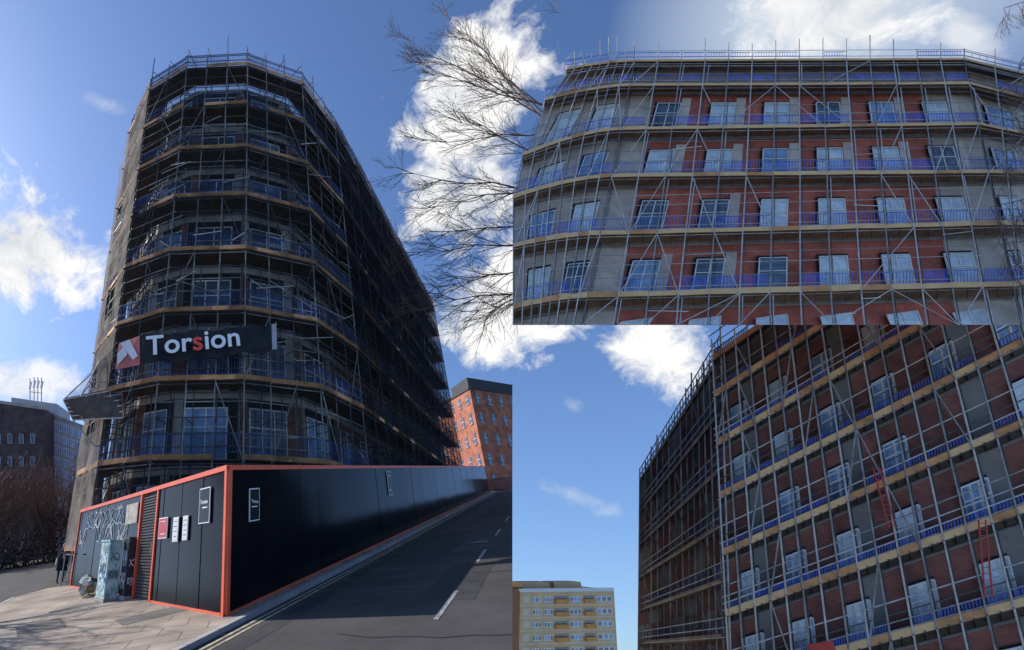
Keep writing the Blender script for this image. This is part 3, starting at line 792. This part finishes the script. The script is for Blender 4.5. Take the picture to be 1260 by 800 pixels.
        Sf.bar(rowpt(k, sec, 0, UND[k], DW - .12), rowpt(k, sec, 1, UND[k], DW - .12), .014, steel)
        nn = 28 if sec == 1 else n_ * 2
        for j in range(nn + 1):
            Sf.bar(rowpt(k, sec, j / nn, 3, DO - .05), rowpt(k, sec, j / nn, UND[k] + 1, DW - .12), .012, steel_d)
    for j in range(n_ + 1):
        f = j / n_
        for k in range(6):
            jx = rnd.uniform(-1.2, 1.2)
            Sf.bar(rowpt(k, sec, f, 0, DO - .04), rowpt(k + 1, sec, f, 0, DO - .04), .02, steel_l if (j % 2) else steel)
            jj = 3 if sec != 0 else 1
            Sf.bar(rowpt(k, sec, f, 6, DW - .15, jj), rowpt(k + 1, sec, f, 6, DW - .15, jj), .014, steel_d)
            if sec == 1 and rnd.random() < .3:
                Sf.bar(rowpt(k, sec, f, 4, DO - .06, 4 + jx), rowpt(min(6, k + 1), sec, f, -2, DO - .06, 4 + jx), .014, steel_l)
        tp = rowpt(0, sec, f, 0, DO - .04); tq = rowpt(0, sec, f, -14 - (rnd.uniform(6, 20) if rnd.random() < .65 else 0), DO - .04)
        if not (sec == 0 and j == 0): Sf.bar(tp, tq, .018, steel)
    for k in range(0, 6):
        for j in range(n_):
            if rnd.random() < (.36 if sec == 1 else .2):
                m_ = min(n_, j + rnd.choice([1, 1, 2])); u0, u1 = (j / n_, m_ / n_) if rnd.random() < .5 else (m_ / n_, j / n_)
                Sf.bar(rowpt(k, sec, u0, 0, DO - .08), rowpt(k + 1, sec, u1, 0, DO - .08), .015, steel_l)
            if rnd.random() < .2 and sec == 1 and k > 1:
                y_ = rnd.uniform(10, 40); Sf.bar(rowpt(k, sec, j / n_, y_, DO - .1), rowpt(k, sec, min(1, (j + rnd.uniform(.6, 1.4)) / n_), y_ + rnd.uniform(-6, 6), DO - .1), .016, rnd.choice([steel_l, white]))
Wb.done(b2); Wn.done(b2); Sf.done(b2); Gp.done(b2)

# ================================================================ THIRD BUILDING (oblique facade)
b3 = empty('scaffolded_apartment_building')
KK = -.4; DO3 = 31.0; DW3 = 32.1
P1 = V((800, -1000)); P2 = V((-58, 1090))
def X3(xr, yr):
    d1 = V((xr, 600)) - P1; d2 = V((885, yr)) - P2
    den = d1.x * d2.y - d1.y * d2.x; w = P2 - P1; t = (w.x * d2.y - w.y * d2.x) / den
    return P1 + d1 * t
def Q(xr, yr, Dp=DO3, dx=0, dy=0):
    p = X3(xr, yr); return S(p.x + dx, p.y + dy, Dp, KK)
rows3 = [437, 483, 545, 612, 684, 760, 842, 930]
poles3 = [885]; st = 16.0
while poles3[-1] < 1300: poles3.append(poles3[-1] + st); st *= 1.055
WC = [Wb3 := B('walls'), Wn3 := B('windows'), Sf3 := B('scaffold'), Gp3 := B('guard_panels'), Nt3 := B('netting')]
n_ = len(poles3) - 1
for k in range(7):
    ya, yb = rows3[k], rows3[k + 1]; sc = .72 + .06 * k
    und = 7 + k * .6
    for j in range(n_):
        xa, xb = poles3[j], poles3[j + 1]
        mt = brick3 if (j % 6 in (0, 1, 3, 4, 5) and k > 0) else cream
        Wb3.face([Q(xa, ya + und, DW3), Q(xb, ya + und, DW3), Q(xb, yb + und, DW3), Q(xa, yb + und, DW3)], mt)
        Wb3.face([Q(xa, ya + und, DW3 - .05), Q(xb, ya + und, DW3 - .05), Q(xb, ya + und + 3, DW3 - .05), Q(xa, ya + und + 3, DW3 - .05)], cream)
        a, b, bi, ai = Q(xa, ya), Q(xb, ya), Q(xb, ya + und, DW3 - .1), Q(xa, ya + und, DW3 - .1)
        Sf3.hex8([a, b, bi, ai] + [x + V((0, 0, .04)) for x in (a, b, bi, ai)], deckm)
        Sf3.hexa(a + V((-.01, -.04, -.03)), b + V((-.01, -.04, -.03)), (0, 0, .24), (-.01, -.03, 0), board_l if rnd.random() < .5 else board)
        gh = -14 * sc
        if rnd.random() < .92:
            c0, c1, d0, d1 = Q(xa + .4, ya - 4.5, DO3 + .05), Q(xb - .4, ya - 4.5, DO3 + .05), Q(xa + .4, ya + gh - 1, DO3 + .05), Q(xb - .4, ya + gh - 1, DO3 + .05)
            Gp3.bar(d0, d1, .03, blue_l, 4); Gp3.bar(c0, c1, .024, blue_l, 4)
            for t in range(7): Gp3.bar(c0.lerp(c1, t / 7), d0.lerp(d1, t / 7), .02, blue_l, 4)
        Sf3.bar(Q(xa, ya + 1, DO3 - .15), Q(xa, ya + und, DW3 - .12), .024, steel_d)
        xm = (xa + xb) / 2; Sf3.bar(Q(xm, ya + 1, DO3 - .15), Q(xm, ya + und, DW3 - .12), .024, steel_d)
        if rnd.random() < .24:
            x0, x1 = (xa, xb) if rnd.random() < .5 else (xb, xa)
            Sf3.bar(Q(x0, ya, DO3 - .1), Q(x1, yb, DO3 - .1), .026, steel)
    for dy in (2, gh * .5, gh - 1, gh - 9, gh - 22):
        Sf3.bar(Q(poles3[0] - 3, ya + dy, DO3 - .05), Q(poles3[-1], ya + dy, DO3 - .05), .024, rnd.choice([steel, steel_d, steel_l]))
    Sf3.bar(Q(poles3[0], ya + und, DW3 - .2), Q(poles3[-1], ya + und, DW3 - .2), .024, steel_d)
    j = 1
    while j < n_:
        xa = poles3[j] + 2; xb = poles3[min(n_, j + 1)] + 6
        if k > 0 and rnd.random() < .95:
            gmx = glassw if rnd.random() < (.35 + .08 * k) else glassb
            Wb3.face([Q(xa - 2, yb - 1, DW3 - .07), Q(xb + 2, yb - 1, DW3 - .07), Q(xb + 2, ya + und + 17 + k, DW3 - .07), Q(xa - 2, ya + und + 17 + k, DW3 - .07)], dark)
            win(Wn3, Q(xa, yb - 3, DW3 - .1), Q(xb, yb - 3, DW3 - .1), Q(xb, ya + und + 20 + k, DW3 - .1), Q(xa, ya + und + 20 + k, DW3 - .1), (-.04, -.1, 0), .042, gmx, 2 if k > 3 else 1, True)
        j += 3
for j, x in enumerate(poles3):
    top = rows3[0] - 13 - (rnd.uniform(6, 16) if rnd.random() < .5 else 0)
    Sf3.bar(Q(x, top, DO3 - .1), Q(x, 950, DO3 - .1), .029, steel if j % 2 else steel_l)
    Sf3.bar(Q(x, rows3[0], DW3 - .25, 3), Q(x, 950, DW3 - .25, 3), .024, steel_d)
def E(f, g_, off=0, dd=0):
    tx_, ty = 787 + (887 - 787) * f, 592 + (437 - 592) * f
    bx, by = 785 + (900 - 785) * f, 830 + (850 - 830) * f
    p = V((tx_, ty)).lerp(V((bx, by)), g_)
    return S(p.x, p.y, DO3 + off + 8 * (1 - f) + dd, KK)
for a_ in range(8):
    for g_ in range(8):
        Wb3.face([E(a_ / 8, g_ / 8, 1.1), E((a_ + 1) / 8, g_ / 8, 1.1), E((a_ + 1) / 8, (g_ + 1) / 8, 1.1), E(a_ / 8, (g_ + 1) / 8, 1.1)], brick3 if (a_ + g_) % 3 else cream)
for a_ in range(15):
    f = (a_ / 14)
    Sf3.bar(E(f, -.04 - (rnd.random() * .06 if rnd.random() < .5 else 0)), E(f, 1.05), .034, rnd.choice([steel, steel_l]))
gs = [0, .16, .33, .5, .67, .84, 1.0]
for g_ in gs:
    for o_ in (0, -.03, -.06): Sf3.bar(E(0, g_ + o_), E(1, g_ + o_), .026, steel)
    Sf3.hex8([E(0, g_), E(1, g_), E(1, g_ + .02, .9), E(0, g_ + .02, .9), E(0, g_ - .012), E(1, g_ - .012), E(1, g_ + .01, .9), E(0, g_ + .01, .9)], deckl)
    for t in range(30): Gp3.bar(E(t / 30, g_ - .055, .1), E(t / 30, g_ - .01, .1), .018, blue, 4)
    for t in range(5):
        u = rnd.random() * .9; Sf3.bar(E(u, g_, -.05), E(u + .1, min(1.05, g_ + .16), -.05), .024, steel)
for a_ in range(8):
    for g_ in range(10):
        Nt3.face([E(a_ / 8, -.03 + g_ * .108, -.15), E((a_ + 1) / 8, -.03 + g_ * .108, -.15), E((a_ + 1) / 8, -.03 + (g_ + 1) * .108, -.15), E(a_ / 8, -.03 + (g_ + 1) * .108, -.15)], net_f)
for Mx in WC: Mx.done(b3)
rl = mat('ladder_red', (.6, .05, .035), .5, 0, .1, 3)
def ladder(a, b, w):
    M = B('access_ladder'); A, C_ = S(*a, DO3 - .4, KK), S(*b, DO3 - .4, KK); d = V((w, 0, 0)); M.bar(A, C_, .022, rl); M.bar(A + d, C_ + d, .022, rl)
    for i in range(12): M.bar(A.lerp(C_, (i + .5) / 12), A.lerp(C_, (i + .5) / 12) + d, .013, rl)
    M.done(b3)
ladder((1074, 575), (1094, 650), .27); ladder((1204, 640), (1212, 735), .27)
rp_ = B('red_barrier'); rp_.hexa(S(998, 806, DO3 - .5, KK), S(1028, 802, DO3 - .5, KK), (0, 0, .35), (0, -.05, 0), rl); rp_.done(b3)

# ================================================================ TOWER BLOCK
tw = empty('tower_block'); M = B('walls')
tb = mat('tower_buff_brick', (.86, .58, .31), .8, 0, .12, .5); ts = mat('tower_brown_brick', (.36, .18, .10), .8, 0, .2, .5); tw_l = mat('tower_spandrel', (.9, .74, .54), .7, 0, .08, .5)  # buff tone of the front raised to stand in for sunlight
Dt = 88
A = S(640, 727, Dt); C_ = S(758, 735, Dt + 2); A2 = S(630.7, 735, Dt + 6)
top = A.z
lowp = S(638, 850, Dt); LX = (lowp.x - A.x) / (lowp.z - A.z)
p0, p1, pm1 = A, V((C_.x, C_.y, top)), V((A2.x, A2.y, top))
H_ = 45
def TP(p, z): return V((p[0] + LX * (z - top), p[1], z))
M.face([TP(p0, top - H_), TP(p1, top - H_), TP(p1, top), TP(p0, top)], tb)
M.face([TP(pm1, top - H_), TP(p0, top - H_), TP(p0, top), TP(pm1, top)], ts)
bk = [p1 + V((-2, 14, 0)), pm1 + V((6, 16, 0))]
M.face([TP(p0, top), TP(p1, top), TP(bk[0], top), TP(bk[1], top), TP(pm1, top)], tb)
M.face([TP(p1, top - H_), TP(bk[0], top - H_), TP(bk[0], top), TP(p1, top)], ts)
e = (p1 - p0).normalized(); nn3 = V((e.y, -e.x, 0)); ln = (p1 - p0).length
M.hexa(TP(p0, top - .2) + nn3 * .1, TP(p1, top - .2) + nn3 * .1, (0, 0, .5), -nn3 * .3, white)
orb = mat('balcony_orange', (.82, .38, .11), .7, 0, .15, 1)
cols = [(.03, .10, 'b'), (.13, .22, 'w'), (.25, .34, 'w'), (.36, .5, 'o'), (.52, .64, 'w'), (.67, .78, 'o'), (.8, .97, 'w')]
for i in range(22):
    z = top - 1.7 - i * 1.75
    for (f0, f1, t) in cols:
        a = TP(p0 + e * ln * f0, z); b = TP(p0 + e * ln * f1, z)
        if t == 'w':
            M.hexa(a, b, (LX * .8, 0, .8), nn3 * .05, white)
            for q in range(3):
                x0 = a.lerp(b, q / 3 + .05); x1 = a.lerp(b, (q + 1) / 3 - .05)
                M.hexa(x0 + V((LX * .12, 0, .12)) + nn3 * .051, x1 + V((LX * .12, 0, .12)) + nn3 * .051, (LX * .56, 0, .56), nn3 * .01, glassb if rnd.random() < .5 else glass)
        elif t == 'o':
            M.hexa(a, b, (LX * .9, 0, .9), nn3 * .02, glass)
            M.hexa(a - V((0, 0, .15)), b - V((0, 0, .15)), (0, 0, .6), nn3 * .5, orb)
        else: M.hexa(a, b, (LX * .9, 0, .9), nn3 * .04, tw_l)
    M.hexa(TP(p0, z - .45), TP(p1, z - .45), (0, 0, .18), nn3 * .03, tw_l)
for x in (.15, .5): M.hexa(TP(p0 + e * ln * x, top) - nn3 * 3, TP(p0 + e * ln * (x + .3), top) - nn3 * 3, (0, 0, 1.0), -nn3 * 3, tb)
M.done(tw)

# ================================================================ WORLD
w = bpy.data.worlds.new('World'); scene.world = w; w.use_nodes = True
try:
    w.cycles.sampling_method = 'MANUAL'; w.cycles.sample_map_resolution = 256
except Exception: pass
nt = w.node_tree; N = nt.nodes; L = nt.links; N.clear()
out = N.new('ShaderNodeOutputWorld'); bg = N.new('ShaderNodeBackground'); bg.inputs['Strength'].default_value = .15
L.new(bg.outputs[0], out.inputs[0])
tc = N.new('ShaderNodeTexCoord'); sky = N.new('ShaderNodeTexSky'); sky.sky_type = 'NISHITA'; sky.sun_disc = False
sky.sun_elevation = math.radians(33); sky.sun_rotation = math.radians(300); sky.air_density = 1.0; sky.dust_density = .8; sky.ozone_density = 2.3
vm = N.new('ShaderNodeVectorMath'); vm.operation = 'MULTIPLY_ADD'; vm.inputs[1].default_value = (1, 1, .85); vm.inputs[2].default_value = (0, 0, .19)
L.new(tc.outputs['Generated'], vm.inputs[0])
nrm = N.new('ShaderNodeVectorMath'); nrm.operation = 'NORMALIZE'; L.new(vm.outputs[0], nrm.inputs[0]); L.new(nrm.outputs[0], sky.inputs['Vector'])
tint = N.new('ShaderNodeVectorMath'); tint.operation = 'MULTIPLY'; tint.inputs[1].default_value = (.82, .97, 1.22)
L.new(sky.outputs[0], tint.inputs[0])
wn = N.new('ShaderNodeTexNoise'); wn.inputs['Scale'].default_value = 7; wn.inputs['Detail'].default_value = 3; L.new(tc.outputs['Generated'], wn.inputs['Vector'])
wv = N.new('ShaderNodeVectorMath'); wv.operation = 'MULTIPLY_ADD'; L.new(wn.outputs['Color'], wv.inputs[0]); wv.inputs[1].default_value = (.12, .12, .12); L.new(tc.outputs['Generated'], wv.inputs[2])
no = N.new('ShaderNodeTexNoise'); no.inputs['Scale'].default_value = 6; no.inputs['Detail'].default_value = 8; no.inputs['Roughness'].default_value = .66
L.new(wv.outputs[0], no.inputs['Vector'])
def mth(op, a, b=None, c=None, clamp=False):
    n = N.new('ShaderNodeMath'); n.operation = op; n.use_clamp = clamp
    for i, x in enumerate((a, b, c)):
        if x is None: continue
        if isinstance(x, (int, float)): n.inputs[i].default_value = x
        else: L.new(x, n.inputs[i])
    return n.outputs[0]
def cloud(px, py, wx, wy, amp=2.6, soft=1.5, rot=0, gain=1.0, bias=1.0):
    c = ray(px, py).normalized(); r_ = ray(px + 30, py + 30 * rot).normalized() - c; r_.normalize(); u_ = r_.cross(c).normalized()
    a = (ray(px + wx, py).normalized() - c).length; b = (ray(px, py + wy).normalized() - c).length
    s = N.new('ShaderNodeVectorMath'); s.operation = 'SUBTRACT'; L.new(tc.outputs['Generated'], s.inputs[0]); s.inputs[1].default_value = c
    d1 = N.new('ShaderNodeVectorMath'); d1.operation = 'DOT_PRODUCT'; L.new(s.outputs[0], d1.inputs[0]); d1.inputs[1].default_value = r_ / a
    d2 = N.new('ShaderNodeVectorMath'); d2.operation = 'DOT_PRODUCT'; L.new(s.outputs[0], d2.inputs[0]); d2.inputs[1].default_value = u_ / b
    rr = mth('SQRT', mth('ADD', mth('MULTIPLY', d1.outputs['Value'], d1.outputs['Value']), mth('MULTIPLY', d2.outputs['Value'], d2.outputs['Value'])))
    v = mth('SUBTRACT', bias, rr)
    if amp: v = mth('ADD', v, mth('MULTIPLY', mth('SUBTRACT', no.outputs['Fac'], .5), amp * 2))
    o = mth('MULTIPLY', v, soft, clamp=True)
    return mth('MULTIPLY', o, gain) if gain != 1 else o
cl = [cloud(25, 305, 85, 62, bias=1.25), cloud(575, 125, 85, 85, bias=1.15), cloud(570, 250, 75, 80, bias=1.3), cloud(590, 375, 100, 65, bias=1.3), cloud(30, 470, 120, 36, 1.6, 1.5, 0, .85),
      cloud(1020, 14, 95, 42, 2.0, 1.8, 0, 1, 1.4), cloud(1185, 42, 60, 18, 1.8, 1.2, .8, .6, .8), cloud(800, 430, 85, 46, 2.2, 1.4, 1.2), cloud(705, 500, 24, 12, 2.2, 1, .6, .5), cloud(700, 608, 55, 14, 2.4, .9, .35, .4), cloud(130, 128, 30, 12, 2.2, .8, .3, .35)]
acc = cl[0]
for x in cl[1:]: acc = mth('MAXIMUM', acc, x)
haze = cloud(1020, 0, 420, 190, 0, 1.0)
hmix = N.new('ShaderNodeMix'); hmix.data_type = 'RGBA'; L.new(mth('MULTIPLY', haze, .97), hmix.inputs[0]); L.new(tint.outputs[0], hmix.inputs[6]); hmix.inputs[7].default_value = (4.9, 5.6, 6.3, 1)
cr = N.new('ShaderNodeValToRGB'); cr.color_ramp.elements[0].position = .38; cr.color_ramp.elements[0].color = (4.2, 4.5, 5.0, 1); cr.color_ramp.elements[1].position = .58; cr.color_ramp.elements[1].color = (6.8, 6.75, 6.65, 1)
L.new(no.outputs['Fac'], cr.inputs[0])
cm = N.new('ShaderNodeMix'); cm.data_type = 'RGBA'; L.new(acc, cm.inputs[0]); L.new(hmix.outputs[2], cm.inputs[6]); L.new(cr.outputs[0], cm.inputs[7])
L.new(cm.outputs[2], bg.inputs['Color'])

sun = bpy.data.lights.new('sun', 'SUN'); sun.energy = 5.0; sun.angle = math.radians(.5); sun.color = (1, .93, .83)
so = bpy.data.objects.new('sun', sun); scene.collection.objects.link(so)
so.rotation_euler = (-V((SX, SY, SZ))).to_track_quat('-Z', 'Y').to_euler()

cam = bpy.data.cameras.new('camera'); co = bpy.data.objects.new('camera', cam); scene.collection.objects.link(co)
co.location = CAM; co.rotation_euler = (math.radians(90 + 25), 0, 0)
cam.sensor_width = 36; cam.sensor_fit = 'HORIZONTAL'; cam.lens = F / 1260 * 36; cam.shift_x = .25; cam.clip_end = 2000; cam.clip_start = .1
scene.camera = co
scene.view_settings.view_transform = 'Standard'; scene.view_settings.look = 'None'; scene.view_settings.exposure = 0
